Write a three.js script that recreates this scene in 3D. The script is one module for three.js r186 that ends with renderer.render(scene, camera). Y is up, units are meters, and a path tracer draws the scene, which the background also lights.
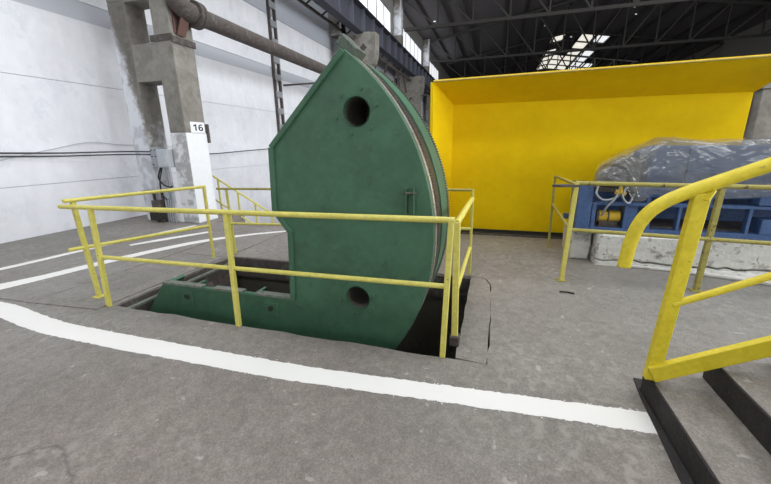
import * as THREE from 'three';
import { mergeGeometries } from 'three/addons/utils/BufferGeometryUtils.js';
import { RoundedBoxGeometry } from 'three/addons/geometries/RoundedBoxGeometry.js';
import { RectAreaLightUniformsLib } from 'three/addons/lights/RectAreaLightUniformsLib.js';

// ---------------------------------------------------------------- camera, light, exposure
const scene = new THREE.Scene();
const D2R = Math.PI / 180;
const camera = new THREE.PerspectiveCamera(2 * Math.atan(242 / 356) / D2R, 771 / 484, 0.05, 200);
camera.position.set(0, 1.6, 0);
camera.rotation.order = 'YXZ';
camera.rotation.set(-15.12 * D2R, 17.12 * D2R, -0.87 * D2R);
const renderer = new THREE.WebGLRenderer({ antialias: true });
renderer.toneMapping = THREE.LinearToneMapping;
renderer.toneMappingExposure = 0.9;
renderer.shadowMap.enabled = true;
RectAreaLightUniformsLib.init();
scene.background = new THREE.Color(0.9, 0.95, 1.0);
const DAY = [0.955, 0.98, 1.0];
const LIGHT = { side: 11.0, roof: 7.4, rear: 0.7, high: 2.5, far: 1.5 };

// ---------------------------------------------------------------- helpers
let seed = 20240611;
function rnd() { seed = (seed + 0x6d2b79f5) | 0; let t = Math.imul(seed ^ (seed >>> 15), 1 | seed); t = (t + Math.imul(t ^ (t >>> 7), 61 | t)) ^ t; return ((t ^ (t >>> 14)) >>> 0) / 4294967296; }
const rr = (a, b) => a + (b - a) * rnd();
const V = (x, y, z) => new THREE.Vector3(x, y, z);

const taken = new Map();
function numbered(name) { const n = taken.get(name) ?? 0; taken.set(name, n + 1); return n ? name + '_' + String(n).padStart(3, '0') : name; }
function describe(o, label, category, group) { o.userData.label = label; o.userData.category = category; if (group) o.userData.group = group; return o; }
function thing(name, label, category, [x, y, z] = [0, 0, 0], group) {
  const o = new THREE.Group(); o.name = numbered(name); o.position.set(x, y, z); o.userData.root = undefined; delete o.userData.root;
  scene.add(o); return describe(o, label, category, group);
}
function structure(name) { const o = new THREE.Group(); o.name = name; o.userData.kind = 'structure'; scene.add(o); return o; }
function origin(o) { const p = V(0, 0, 0); for (let a = o; a && a !== scene; a = a.parent) p.add(a.position); return p; }

// uv in metres from the dominant axis of each face, so that textures keep their real size
function boxUV(g) {
  const p = g.attributes.position, uv = new Float32Array(p.count * 2), a = V(), b = V(), c = V(), n = V();
  for (let i = 0; i < p.count; i += 3) {
    a.fromBufferAttribute(p, i); b.fromBufferAttribute(p, i + 1); c.fromBufferAttribute(p, i + 2);
    n.copy(b).sub(a).cross(c.clone().sub(a));
    const ax = Math.abs(n.x), ay = Math.abs(n.y), az = Math.abs(n.z);
    for (const [k, q] of [[i, a], [i + 1, b], [i + 2, c]]) {
      if (ay >= ax && ay >= az) { uv[k * 2] = q.x; uv[k * 2 + 1] = -q.z; }
      else if (ax >= az) { uv[k * 2] = -q.z; uv[k * 2 + 1] = q.y; }
      else { uv[k * 2] = q.x; uv[k * 2 + 1] = q.y; }
    }
  }
  g.setAttribute('uv', new THREE.BufferAttribute(uv, 2));
  return g;
}
function flat(list) {
  return mergeGeometries([].concat(list).map((g) => {
    const h = g.index ? g.toNonIndexed() : g.clone();
    for (const k of Object.keys(h.attributes)) if (!['position', 'normal'].includes(k)) h.deleteAttribute(k);
    if (!h.attributes.normal) h.computeVertexNormals();
    return h;
  }));
}
// one named mesh from geometries given in scene coordinates
function part(name, geos, mat, parent = scene, extra) {
  const g = boxUV(flat(geos));
  const top = parent === scene, o = new THREE.Mesh(g, mat);
  o.name = numbered(name);
  if (!top) { const q = origin(parent); g.translate(-q.x, -q.y, -q.z); }
  o.castShadow = o.receiveShadow = true;
  if (extra) Object.assign(o.userData, extra);
  parent.add(o); return o;
}
const soft = (w, h, d, r = 0.01) => new RoundedBoxGeometry(w, h, d, 2, Math.min(r, w / 2.01, h / 2.01, d / 2.01));
// box by its limits
function bx(x0, x1, y0, y1, z0, z1, r = 0.006) {
  const w = Math.abs(x1 - x0), h = Math.abs(y1 - y0), d = Math.abs(z1 - z0);
  const g = r ? soft(w, h, d, r) : new THREE.BoxGeometry(w, h, d);
  return g.translate((x0 + x1) / 2, (y0 + y1) / 2, (z0 + z1) / 2);
}
// rod between two points
function rod(a, b, r, seg = 14, r2 = r) {
  const p = V(...a), q = V(...b), d = q.clone().sub(p), L = d.length();
  const g = new THREE.CylinderGeometry(r2, r, L, seg, 1);
  g.applyQuaternion(new THREE.Quaternion().setFromUnitVectors(V(0, 1, 0), d.normalize()));
  return g.translate((p.x + q.x) / 2, (p.y + q.y) / 2, (p.z + q.z) / 2);
}
// rectangular bar between two points; w across (horizontal), h upright
function bar(a, b, w, h, r = 0.003, up = [0, 1, 0]) {
  const p = V(...a), q = V(...b), d = q.clone().sub(p), L = d.length(); d.normalize();
  let u = V(...up); if (Math.abs(u.dot(d)) > 0.99) u = V(0, 0, 1);
  const s = V().crossVectors(d, u).normalize(); u = V().crossVectors(s, d);
  const g = r ? soft(w, h, L, r) : new THREE.BoxGeometry(w, h, L);
  g.applyMatrix4(new THREE.Matrix4().makeBasis(s, u, d.clone().negate()));
  return g.translate((p.x + q.x) / 2, (p.y + q.y) / 2, (p.z + q.z) / 2);
}
function tube(pts, r, seg = 40, rad = 10) { return new THREE.TubeGeometry(new THREE.CatmullRomCurve3(pts.map((p) => V(...p)), false, 'centripetal'), seg, r, rad, false); }
// outline in x/y extruded from z0 (front) to z1 (back)
function slab(shape, z0, z1, bevel = 0.004, curve = 24) {
  const d = Math.abs(z1 - z0), g = new THREE.ExtrudeGeometry(shape, { depth: d - 2 * bevel, bevelEnabled: bevel > 0, bevelThickness: bevel, bevelSize: bevel, bevelOffset: -bevel, bevelSegments: 1, curveSegments: curve });
  return g.translate(0, 0, Math.min(z0, z1) + bevel);
}
const poly = (pts) => new THREE.Shape(pts.map(([x, y]) => new THREE.Vector2(x, y)));
// outline in x/z laid flat between y0 and y1
function sheet(pts, y0, y1, bevel = 0, holes = []) {
  const s = poly(pts.map(([x, z]) => [x, -z]));
  for (const h of holes) s.holes.push(new THREE.Path(h.map(([x, z]) => new THREE.Vector2(x, -z))));
  const g = new THREE.ExtrudeGeometry(s, { depth: y1 - y0 - 2 * bevel, bevelEnabled: bevel > 0, bevelThickness: bevel, bevelSize: bevel, bevelOffset: -bevel, bevelSegments: 1 });
  return g.rotateX(-Math.PI / 2).translate(0, y0 + bevel, 0);
}

// ---------------------------------------------------------------- procedural textures
function lattice(n) { const a = new Float32Array(n * n); for (let i = 0; i < a.length; i++) a[i] = rnd(); return a; }
function tileNoise(n) {
  const a = lattice(n), s = (t) => t * t * (3 - 2 * t);
  return (u, v) => {
    const x = ((u % 1) + 1) % 1 * n, y = ((v % 1) + 1) % 1 * n, i = Math.floor(x) % n, j = Math.floor(y) % n, i1 = (i + 1) % n, j1 = (j + 1) % n, f = s(x - Math.floor(x)), g = s(y - Math.floor(y));
    return (a[j * n + i] * (1 - f) + a[j * n + i1] * f) * (1 - g) + (a[j1 * n + i] * (1 - f) + a[j1 * n + i1] * f) * g;
  };
}
function fbm(first, octaves, gain = 0.55) {                                    // tabulated once, then read by interpolation
  const L = []; let n = first, amp = 1, sum = 0;
  for (let k = 0; k < octaves; k++) { L.push([tileNoise(n), amp]); sum += amp; n *= 2; amp *= gain; }
  const S = n > 300 ? 1024 : 512, m = S - 1, T = new Float32Array(S * S);
  for (const [f, a] of L) for (let y = 0, o = 0; y < S; y++) for (let x = 0; x < S; x++, o++) T[o] += f(x / S, y / S) * a / sum;
  return (u, v) => {
    const x = u * S, y = v * S, i = Math.floor(x), j = Math.floor(y), f = x - i, g = y - j, a = (j & m) * S, b = ((j + 1) & m) * S, c = i & m, d = (i + 1) & m;
    return (T[a + c] * (1 - f) + T[a + d] * f) * (1 - g) + (T[b + c] * (1 - f) + T[b + d] * f) * g;
  };
}
function texture(size, metres, fn, srgb = true) {
  const d = new Uint8Array(size * size * 4);
  for (let y = 0; y < size; y++) for (let x = 0; x < size; x++) {
    const c = fn(x / size, y / size, x, y), o = (y * size + x) * 4;
    for (let k = 0; k < 3; k++) d[o + k] = Math.max(0, Math.min(255, Array.isArray(c) ? c[k] : c));
    d[o + 3] = 255;
  }
  const t = new THREE.DataTexture(d, size, size, THREE.RGBAFormat);
  t.wrapS = t.wrapT = THREE.RepeatWrapping; t.magFilter = THREE.LinearFilter; t.minFilter = THREE.LinearMipmapLinearFilter; t.generateMipmaps = true;
  if (srgb) t.colorSpace = THREE.SRGBColorSpace;
  const [mx, my] = [].concat(metres, metres);
  t.repeat.set(1 / mx, 1 / my); t.needsUpdate = true; return t;
}
const ss = (a, b, x) => { const t = Math.max(0, Math.min(1, (x - a) / (b - a))); return t * t * (3 - 2 * t); };
const mix = (a, b, t) => a.map((x, i) => x + (b[i] - x) * t);

// concrete floor: trowelled grey, brownish patches, dark grime spots, pale flecks
const fA = fbm(5, 6, 0.6), fB = fbm(9, 5), fC = fbm(40, 4, 0.7), fD = fbm(256, 2, 0.8), fE = fbm(3, 3);
// hairline cracks in the slab, as polylines in metres (x, -z)
const cracks = [[[-2.75, 0.72], [-2.5, 0.83], [-2.36, 0.95], [-2.26, 1.02], [-2.18, 1.0], [-2.09, 0.96], [-1.93, 0.88], [-1.85, 0.8]]].map((c) => { const o = []; for (let i = 0; i + 1 < c.length; i++) for (let k = 0; k < 4; k++) { const t = k / 4; o.push([c[i][0] + (c[i + 1][0] - c[i][0]) * t + rr(-0.012, 0.012), c[i][1] + (c[i + 1][1] - c[i][1]) * t + rr(-0.012, 0.012)]); } o.push(c.at(-1)); return o; });
const wrap13 = (d) => d - 13 * Math.round(d / 13);
function crackNear(x, y) {
  let best = 9;
  for (const c of cracks) {
    if (Math.abs(wrap13(x - c[0][0])) > 1.6 || Math.abs(wrap13(y - c[0][1])) > 1) continue;
    for (let i = 0; i + 1 < c.length; i++) { const px = wrap13(x - c[i][0]), py = wrap13(y - c[i][1]), dx = c[i + 1][0] - c[i][0], dy = c[i + 1][1] - c[i][1], t = Math.max(0, Math.min(1, (px * dx + py * dy) / (dx * dx + dy * dy))); best = Math.min(best, Math.hypot(px - t * dx, py - t * dy)); }
  }
  return best;
}
const floorMap = texture(2048, 13, (u, v) => {
  let c = mix([126, 123, 118], [125, 117, 111], ss(0.3, 0.7, fE(u, v)));
  const k = (fA(u, v) - 0.5) * 18 + (fC(u, v) - 0.5) * 14 + (fD(u, v) - 0.5) * 20 + (rnd() - 0.5) * 30;
  c = c.map((x) => x + k);
  c = mix(c, [106, 101, 97], 0.45 * ss(0.62, 0.8, fD(u + 0.2, v + 0.7)) * ss(0.42, 0.6, fB(u, v)));
  c = mix(c, [158, 153, 146], 0.5 * ss(0.52, 0.7, fB(u + 0.4, v + 0.15)) * ss(0.5, 0.75, fD(u + 0.6, v + 0.1)));
  const d = crackNear(u * 13, v * 13); if (d < 0.02) c = mix(c, [74, 70, 68], 0.4 * (1 - ss(0.003, 0.011, d + (rnd() - 0.5) * 0.004)));
  if (fD(u + 0.31, v + 0.57) > 0.8 && fC(u, v) > 0.52) c = mix(c, [182, 178, 172], 0.5);
  return c;
});
const grainN = fbm(64, 4, 0.75), grainM = fbm(8, 4);
const grain = texture(512, 0.9, (u, v) => 60 + 140 * grainN(u, v) + 50 * (grainM(u, v) - 0.5), false);
const coarseBump = texture(512, 3, (u, v) => 255 * (0.6 * grainM(u, v) + 0.4 * grainN(u, v)), false);
const roughFloor = texture(512, 4.3, (u, v) => 150 + 110 * (grainM(u, v) - 0.35), false);
// limewash: cool white with brush streaks and stains
const wA = fbm(4, 5), wB = fbm(12, 4), wC = fbm(48, 3, 0.7);
const limeMap = texture(1024, [6, 6], (u, v) => {
  const st = fbmStreak(u, v);
  let c = [221, 222, 227].map((x) => x + (wA(u, v) - 0.5) * 16 + st * 12 + (wC(u, v) - 0.5) * 8);
  c = mix(c, [192, 195, 204], 0.35 * ss(0.52, 0.72, wB(u, v)) * ss(0.4, 0.6, wC(u, v)));
  return c;
});
function fbmStreak(u, v) { return wB(u * 3, v) - 0.5; }
// bare concrete of columns: grey brown with pale lime smears and pour lines
const cA = fbm(6, 5, 0.6), cB = fbm(30, 3, 0.7), cC = fbm(10, 3);
const concreteMap = texture(1024, 3, (u, v) => {
  let c = mix([136, 133, 126], [122, 118, 111], ss(0.35, 0.65, cA(u, v)));
  c = c.map((x) => x + (cB(u, v) - 0.5) * 28 + 7 * (cC(u * 0.5, v * 4) - 0.5));
  return mix(c, [140, 137, 131], 0.3 * ss(0.58, 0.74, cC(u, v)));
});
// whitewash brushed up the column legs by hand: ragged edge, bare concrete above; 5 m of texture, laid out along the leg
const bare = (u, v) => [116, 112, 106].map((x) => x + (cB(u * 2, v * 2) - 0.5) * 26 + (cA(u * 1.6, v * 1.6) - 0.5) * 30);
const smearMap = texture(512, 5, (u, v) => {
  const y = v * 5, n = (cA(u * 2, v * 2) - 0.5) * 1.5 + (cB(u * 2, v * 2) - 0.5) * 0.9;
  const across = (u - 0.456) / 0.09, front = u > 0.43 && u < 0.6;
  const edge = front ? 4.3 - 2.3 * Math.max(0, Math.min(1.2, across)) : 1.9;
  const m = ss(-0.6, 0.55, y - edge + n);
  return mix([216, 218, 224].map((x) => x - 26 * ss(0.5, 0.68, cC(u * 2, v * 2))), bare(u, v), m);
});
const footMap = texture(512, 5, (u, v) => {
  const front = u > 0.6, n = cA(u * 2, v * 2) * 0.7 + cB(u * 2, v * 2) * 0.3;
  const white = [233, 235, 238].map((x) => x + (cB(u * 2, v * 2) - 0.5) * 8);
  return front ? mix(white.map((x) => x - 14), [158, 156, 156], 0.8 * ss(0.42, 0.58, n)) : white;
});
// painted steel with rubbed spots
const gA = fbm(5, 5), gB = fbm(36, 3, 0.7), gC = fbm(14, 4, 0.65);
const greenMap = texture(1024, 1.7, (u, v) => {
  let c = mix([65, 104, 79], [58, 94, 71], ss(0.3, 0.7, gA(u, v))).map((x) => x + (gB(u, v) - 0.5) * 12);
  c = mix(c, [46, 66, 54], 0.3 * ss(0.62, 0.78, gC(u, v)));
  return mix(c, [86, 116, 98], 0.25 * ss(0.68, 0.8, gB(u * 0.5, v)));
});
const yellowWallMap = texture(1024, 3.2, (u, v) => {
  const c = mix([244, 208, 4], [238, 200, 2], ss(0.3, 0.7, gA(u, v))).map((x) => x + (gB(u, v) - 0.5) * 9);
  return mix(c, [222, 186, 6], 0.2 * ss(0.62, 0.78, gC(u, v)));
});
const chipped = (base, worn, rust, size = 0.8, lo = 0.6) => texture(512, size, (u, v) => {
  let c = base.map((x) => x + (gB(u, v) - 0.5) * 26 + (gA(u, v) - 0.5) * 18);
  c = mix(c, worn, 0.7 * ss(lo, lo + 0.12, gC(u, v)));
  return mix(c, rust, 0.9 * ss(lo + 0.1, lo + 0.16, gC(v + 0.37, u)));
});
const railMap = chipped([206, 196, 98], [190, 182, 112], [150, 136, 84], 0.8, 0.66);
const stairYellowMap = chipped([216, 196, 44], [204, 188, 66], [168, 148, 60], 0.9, 0.68);
const oliveMap = chipped([158, 148, 74], [138, 130, 74], [86, 78, 52], 0.7, 0.58);
const blueMap = chipped([64, 90, 134], [80, 104, 142], [52, 58, 70], 0.9, 0.62);
const rustMap = chipped([86, 80, 77], [112, 106, 102], [78, 60, 52], 1.1, 0.54);
const worn = chipped([166, 162, 150], [120, 114, 104], [92, 80, 70], 0.5, 0.56);

const plinthMap = texture(512, 1.6, (u, v) => { let c = [204, 203, 198].map((x) => x + (gB(u, v) - 0.5) * 26 + (gA(u, v) - 0.5) * 16); c = mix(c, [150, 146, 138], 0.7 * ss(0.58, 0.72, gC(u, v))); return mix(c, [112, 106, 100], 0.6 * ss(0.7, 0.8, gB(u + 0.3, v + 0.1))); });

// ---------------------------------------------------------------- materials
const std = (o) => new THREE.MeshStandardMaterial(o);
const MAT = {
  floor: std({ map: floorMap, roughness: 1, roughnessMap: roughFloor, bumpMap: grain, bumpScale: 0.0015 }),
  lime: std({ map: limeMap, roughness: 0.9, bumpMap: coarseBump, bumpScale: 0.008 }),
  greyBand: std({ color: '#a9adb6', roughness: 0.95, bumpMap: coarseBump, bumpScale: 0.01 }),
  joint: std({ color: '#b4b7bf', roughness: 1 }),
  concrete: std({ map: concreteMap, roughness: 0.95, bumpMap: coarseBump, bumpScale: 0.012 }),
  smear: std({ map: smearMap, roughness: 0.95, bumpMap: coarseBump, bumpScale: 0.012 }),
  foot: std({ map: footMap, roughness: 0.9, bumpMap: coarseBump, bumpScale: 0.008 }),
  whitePaint: std({ color: '#eceef0', roughness: 0.85, bumpMap: grain, bumpScale: 0.004 }),
  plinth: std({ map: plinthMap, roughness: 0.9, bumpMap: coarseBump, bumpScale: 0.02 }),
  linePaint: std({ color: '#e2e0dd', roughness: 0.75, bumpMap: grain, bumpScale: 0.004 }),
  green: std({ map: greenMap, roughness: 0.5, bumpMap: coarseBump, bumpScale: 0.002 }),
  grime: std({ color: '#2b2c27', roughness: 0.85, bumpMap: grain, bumpScale: 0.004 }),
  grease: std({ color: '#2a2826', roughness: 0.45 }),
  iron: std({ map: rustMap, roughness: 0.75, metalness: 0.3 }),
  rim: std({ map: chipped([80, 90, 80], [104, 106, 98], [66, 66, 58], 0.6, 0.58), roughness: 0.6 }),
  track: std({ map: worn, roughness: 0.4, metalness: 0.75 }),
  flange: std({ map: chipped([112, 118, 108], [140, 140, 130], [70, 66, 58], 0.6, 0.55), roughness: 0.6, metalness: 0.2 }),
  yellowWall: new THREE.MeshPhysicalMaterial({ map: yellowWallMap, roughness: 0.8, specularIntensity: 0.4, bumpMap: coarseBump, bumpScale: 0.002 }),
  rail: std({ map: railMap, roughness: 0.5 }),
  stairYellow: std({ map: stairYellowMap, roughness: 0.5 }),
  olive: std({ map: oliveMap, roughness: 0.6 }),
  blue: std({ map: blueMap, roughness: 0.5 }),
  motorYellow: std({ color: '#c9a528', roughness: 0.5 }),
  rubber: std({ color: '#1c1c1e', roughness: 0.7 }),
  cable: std({ color: '#3a3c40', roughness: 0.7 }),
  roof: std({ color: '#5a5659', roughness: 0.95 }),
  roofSteel: std({ color: '#3b3937', roughness: 0.85 }),
  girder: std({ color: '#41434d', roughness: 0.75, metalness: 0.1 }),
  girderLight: std({ color: '#5c5f6c', roughness: 0.75 }),
  hallWall: std({ color: '#8f8d89', roughness: 0.95 }),
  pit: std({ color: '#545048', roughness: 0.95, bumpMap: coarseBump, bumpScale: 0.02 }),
  riser: std({ map: chipped([38, 35, 35], [48, 45, 44], [74, 71, 68], 0.5, 0.64), roughness: 0.8, bumpMap: grain, bumpScale: 0.006 }),
  frame: std({ color: '#5a5c60', roughness: 0.7 }),
  boxGrey: std({ color: '#b4b8be', roughness: 0.55 }),
  galvan: std({ color: '#9fa3a8', roughness: 0.5, metalness: 0.4 }),
  film: new THREE.MeshPhysicalMaterial({ color: '#d2d4d6', roughness: 0.17, transmission: 0.85, thickness: 0, ior: 1.45, side: THREE.DoubleSide }),
  glow: std({ color: '#dfe6ee', roughness: 0.4, emissive: new THREE.Color(...DAY), emissiveIntensity: 1.0 }),
  glowWarm: std({ color: '#e6e2d8', roughness: 0.4, emissive: new THREE.Color(1.0, 0.96, 0.86), emissiveIntensity: 0.95 }),
};

// ---------------------------------------------------------------- hall shell
const floorRoot = structure('floor');
const wallX = -8.45, hallR = 24, hallFront = 12, hallEnd = -92;
const pitX0 = -3.8, pitX1 = -0.21, pitZ0 = -4.3, pitZ1 = -2.49;
{
  const rough = (pts, step = 0.25, amp = 0.012) => {                       // chipped concrete edge
    const out = [];
    for (let i = 0; i < pts.length; i++) {
      const a = pts[i], b = pts[(i + 1) % pts.length], L = Math.hypot(b[0] - a[0], b[1] - a[1]), n = Math.max(1, Math.round(L / step));
      for (let k = 0; k < n; k++) { const t = k / n, j = k ? amp : 0; out.push([a[0] + (b[0] - a[0]) * t + rr(-j, j), a[1] + (b[1] - a[1]) * t + rr(-j, j)]); }
    }
    return out;
  };
  // the pit, with the strip of repaired concrete along its right edge set in the same opening
  const pit = rough([[pitX0, pitZ1], [0.03, pitZ1 + 0.03], [0.045, -3.2], [0.03, -4.1], [-0.03, -4.29], [-0.12, -4.33], [pitX0, pitZ0]], 0.16);
  const well = [[-5.98, -6.42], [-2.9, -6.5], [-2.9, -17.9], [-8.6, -17.9], [-8.6, -7.4], [-5.98, -7.4]];
  part('floor_slab', sheet([[-8.8, hallFront + 0.3], [hallR + 0.3, hallFront + 0.3], [hallR + 0.3, hallEnd], [-8.8, hallEnd]], -0.25, 0, 0, [pit, well]), MAT.floor, floorRoot);
  part('repair_patch', sheet(rough([[pitX1, pitZ1 + 0.005], [0.02, pitZ1 + 0.035], [0.036, -3.2], [0.02, -4.09], [-0.04, -4.272], [-0.13, -4.315], [pitX1, -4.3]], 0.12, 0.007), -0.25, 0.002), MAT.floor, floorRoot, { label: 'repaired concrete strip with a dark crack round it' });
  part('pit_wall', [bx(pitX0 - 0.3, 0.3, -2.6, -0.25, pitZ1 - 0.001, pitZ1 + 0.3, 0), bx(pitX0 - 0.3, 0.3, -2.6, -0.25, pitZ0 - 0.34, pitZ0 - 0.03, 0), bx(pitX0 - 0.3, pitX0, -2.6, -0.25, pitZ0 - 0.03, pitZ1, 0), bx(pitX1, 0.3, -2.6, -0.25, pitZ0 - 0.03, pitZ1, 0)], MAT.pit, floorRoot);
  part('added_pit_lining', [bx(pitX0 - 0.005, pitX0 + 0.03, -0.3, -0.012, pitZ0, pitZ1 - 0.02, 0), bx(pitX0, pitX1, -0.3, -0.012, pitZ0 - 0.02, pitZ0 + 0.02, 0)], MAT.iron, floorRoot, { label: 'steel strips added to darken the pit edge' });  // strips added so the slab edge looks dark, as in shade
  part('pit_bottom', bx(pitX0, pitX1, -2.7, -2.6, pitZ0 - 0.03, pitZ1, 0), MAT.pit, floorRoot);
  part('stairwell_wall', [bx(-8.6, -2.6, -2.4, -0.25, -18.2, -17.9, 0), bx(-2.9, -2.6, -2.4, -0.25, -17.9, -6.4, 0), bx(-6, -2.9, -2.4, -0.25, -6.42, -6.2, 0), bx(-8.6, -5.98, -2.4, -0.25, -7.4, -7.2, 0)], MAT.lime, floorRoot);
  part('stairwell_bottom', bx(-8.6, -2.6, -2.5, -2.4, -18.2, -6.2, 0), MAT.floor, floorRoot);
  // floor sheets left of the pit, lying a little proud with open seams
  const seams = [[-3.87, -3.84], [-4.77, -4.74], [-5.72, -5.7], [-6.75, -6.75], [-8.4, -8.4]];
  const fz = [-2.36, -2.29, -2.26, -2.28, -2.3];
  for (let k = 0; k < 4; k++) part('floor_plate', sheet([[seams[k][0] - 0.006, fz[k]], [seams[k][1] - 0.006, k ? -6.02 : -4.2], [seams[k + 1][1] + 0.006, k ? -6.02 : -4.2], [seams[k + 1][0] + 0.006, fz[k + 1]]], -0.02, 0.012, 0.003), MAT.floor, floorRoot);
  part('floor_plate', sheet([[-3.84, -4.215], [-3.84, -6.02], [-4.735, -6.02], [-4.735, -4.215]], -0.02, 0.012, 0.003), MAT.floor, floorRoot);

  // white floor lines: brushed paint, ragged edges
  function line(pts, widths, y) {
    const c = new THREE.CatmullRomCurve3(pts.map(([x, z]) => V(x, 0, z)), false, 'centripetal'), n = 220, L = [], R = [];
    for (let i = 0; i <= n; i++) {
      const t = i / n, p = c.getPoint(t), d = c.getTangent(t), s = [-d.z, d.x], k = t * (widths.length - 1), j = Math.min(widths.length - 2, Math.floor(k)), w = widths[j] + (widths[j + 1] - widths[j]) * (k - j);
      const a = w / 2 + rr(-0.006, 0.006), b = w / 2 + rr(-0.006, 0.006);
      L.push([p.x + s[0] * a, p.z + s[1] * a]); R.push([p.x - s[0] * b, p.z - s[1] * b]);
    }
    const g = [sheet([...L, ...R.reverse()], y, y + 0.002)];
    for (let i = 0; i < 150; i++) {                                            // stray dabs beside the line
      const t = rnd(), p = c.getPoint(t), d = c.getTangent(t), w = widths[Math.round(t * (widths.length - 1))], o = (rnd() < 0.5 ? -1 : 1) * (w / 2 + Math.abs(rr(0, 1) * rr(0, 1)) * 0.03), r = rr(0.0015, 0.005);
      const x = p.x - d.z * o, z = p.z + d.x * o, q = [];
      for (let m = 0; m < 5; m++) q.push([x + Math.cos(m * 1.257) * r * rr(0.6, 1.6), z + Math.sin(m * 1.257) * r * rr(0.6, 1.2)]);
      g.push(sheet(q, y, y + 0.0018));
    }
    return g;
  }
  part('painted_line', line([[-5.3, -2.12], [-4.85, -2.1], [-3.9, -1.975], [-3.25, -1.96], [-2.2, -1.965], [-1.28, -1.98], [-0.5, -2.03], [0.12, -2.07], [0.6, -2.1], [0.98, -2.12]], [0.21, 0.22, 0.2, 0.2, 0.19, 0.17, 0.17, 0.17, 0.18], 0.0005), MAT.linePaint, floorRoot, { label: 'broad white floor line in front of the pit' });
  part('painted_line', line([[-5.75, -2.31], [-5.55, -2.9], [-5.42, -3.5], [-5.2, -4.25], [-4.88, -4.94], [-4.4, -5.5], [-3.87, -5.93]], [0.3, 0.22, 0.2, 0.2, 0.18, 0.12, 0.1], 0.0125), MAT.linePaint, floorRoot, { label: 'white floor line bending behind the pit' });
  part('painted_line', line([[-6.62, -2.6], [-6.52, -3.1], [-6.4, -4.18], [-6.24, -5.2], [-6.08, -5.95]], [0.14, 0.14, 0.13, 0.1, 0.09], 0.0125), MAT.linePaint, floorRoot, { label: 'narrow white floor line nearest the left wall' });
  part('painted_line', line([[-5.95, -4.36], [-5.7, -4.85], [-5.3, -5.55]], [0.1, 0.17, 0.12], 0.0125), MAT.linePaint, floorRoot, { label: 'short white stroke between two floor lines' });
}
// left wall: backing, precast panels with open joints, a recessed course coloured grey for a shadow band
const wallLeft = structure('wall_left');
{
  part('wall_core', bx(wallX - 0.4, wallX - 0.025, -2.5, 9.85, hallEnd, hallFront + 0.3, 0), MAT.joint, wallLeft);
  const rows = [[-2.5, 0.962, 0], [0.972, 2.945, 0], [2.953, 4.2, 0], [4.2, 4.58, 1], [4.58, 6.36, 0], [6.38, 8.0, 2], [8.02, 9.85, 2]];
  const cols = [hallFront + 0.3, 5.4, -0.6, -6.9, -13.3, -19, -25, -31, -37, -43, -49, -60, hallEnd];
  for (const [y0, y1, kind] of rows) for (let k = 0; k < cols.length - 1; k++) {
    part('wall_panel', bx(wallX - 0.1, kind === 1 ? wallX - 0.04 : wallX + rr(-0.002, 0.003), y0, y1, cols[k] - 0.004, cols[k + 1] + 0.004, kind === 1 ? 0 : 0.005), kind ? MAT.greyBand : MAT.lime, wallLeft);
  }
  part('wall_head', bx(wallX - 0.4, wallX, 11.5, 12.8, hallEnd, hallFront + 0.3, 0), MAT.hallWall, wallLeft);
}
const wallRight = structure('wall_right'), wallBack = structure('wall_back'), wallFront = structure('wall_front'), ceiling = structure('ceiling');
const sideWin = [8.6, 2.6, -3.4, -9.4, -15.4, -21.4];
const addedRearWin = [-5, 1, 7];  // unseen windows added behind the camera for frontal light
{
  const g = [bx(hallR, hallR + 0.35, -0.25, 1.6, hallEnd, hallFront + 0.3, 0), bx(hallR, hallR + 0.35, 9, 12.8, hallEnd, hallFront + 0.3, 0), bx(hallR, hallR + 0.35, 1.6, 9, hallEnd, -24.1, 0), bx(hallR, hallR + 0.35, 1.6, 9, 11.3, hallFront + 0.3, 0)];
  for (let k = 0; k < sideWin.length - 1; k++) g.push(bx(hallR, hallR + 0.35, 1.6, 9, sideWin[k] - 2.7, sideWin[k + 1] + 2.7, 0));
  part('wall_masonry', g, MAT.hallWall, wallRight);
  part('wall_masonry', bx(-8.8, hallR + 0.35, -0.25, 16, hallEnd - 0.3, hallEnd, 0), MAT.hallWall, wallBack);
  const f = [bx(-8.8, hallR + 0.35, -0.25, 2, hallFront, hallFront + 0.3, 0), bx(-8.8, hallR + 0.35, 7, 16, hallFront, hallFront + 0.3, 0), bx(-8.8, -7.4, 2, 7, hallFront, hallFront + 0.3, 0), bx(9.4, hallR + 0.35, 2, 7, hallFront, hallFront + 0.3, 0)];
  for (let k = 0; k < 2; k++) f.push(bx(addedRearWin[k] + 2.4, addedRearWin[k + 1] - 2.4, 2, 7, hallFront, hallFront + 0.3, 0));
  part('wall_masonry', f, MAT.hallWall, wallFront);
}
let windowCount = 0;
function areaLight(w, h, pos, look, power) {
  const L = new THREE.RectAreaLight(new THREE.Color(...DAY), power, w, h); L.name = numbered('window_daylight');
  L.position.set(...pos); L.lookAt(...look); scene.add(L);
}
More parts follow.
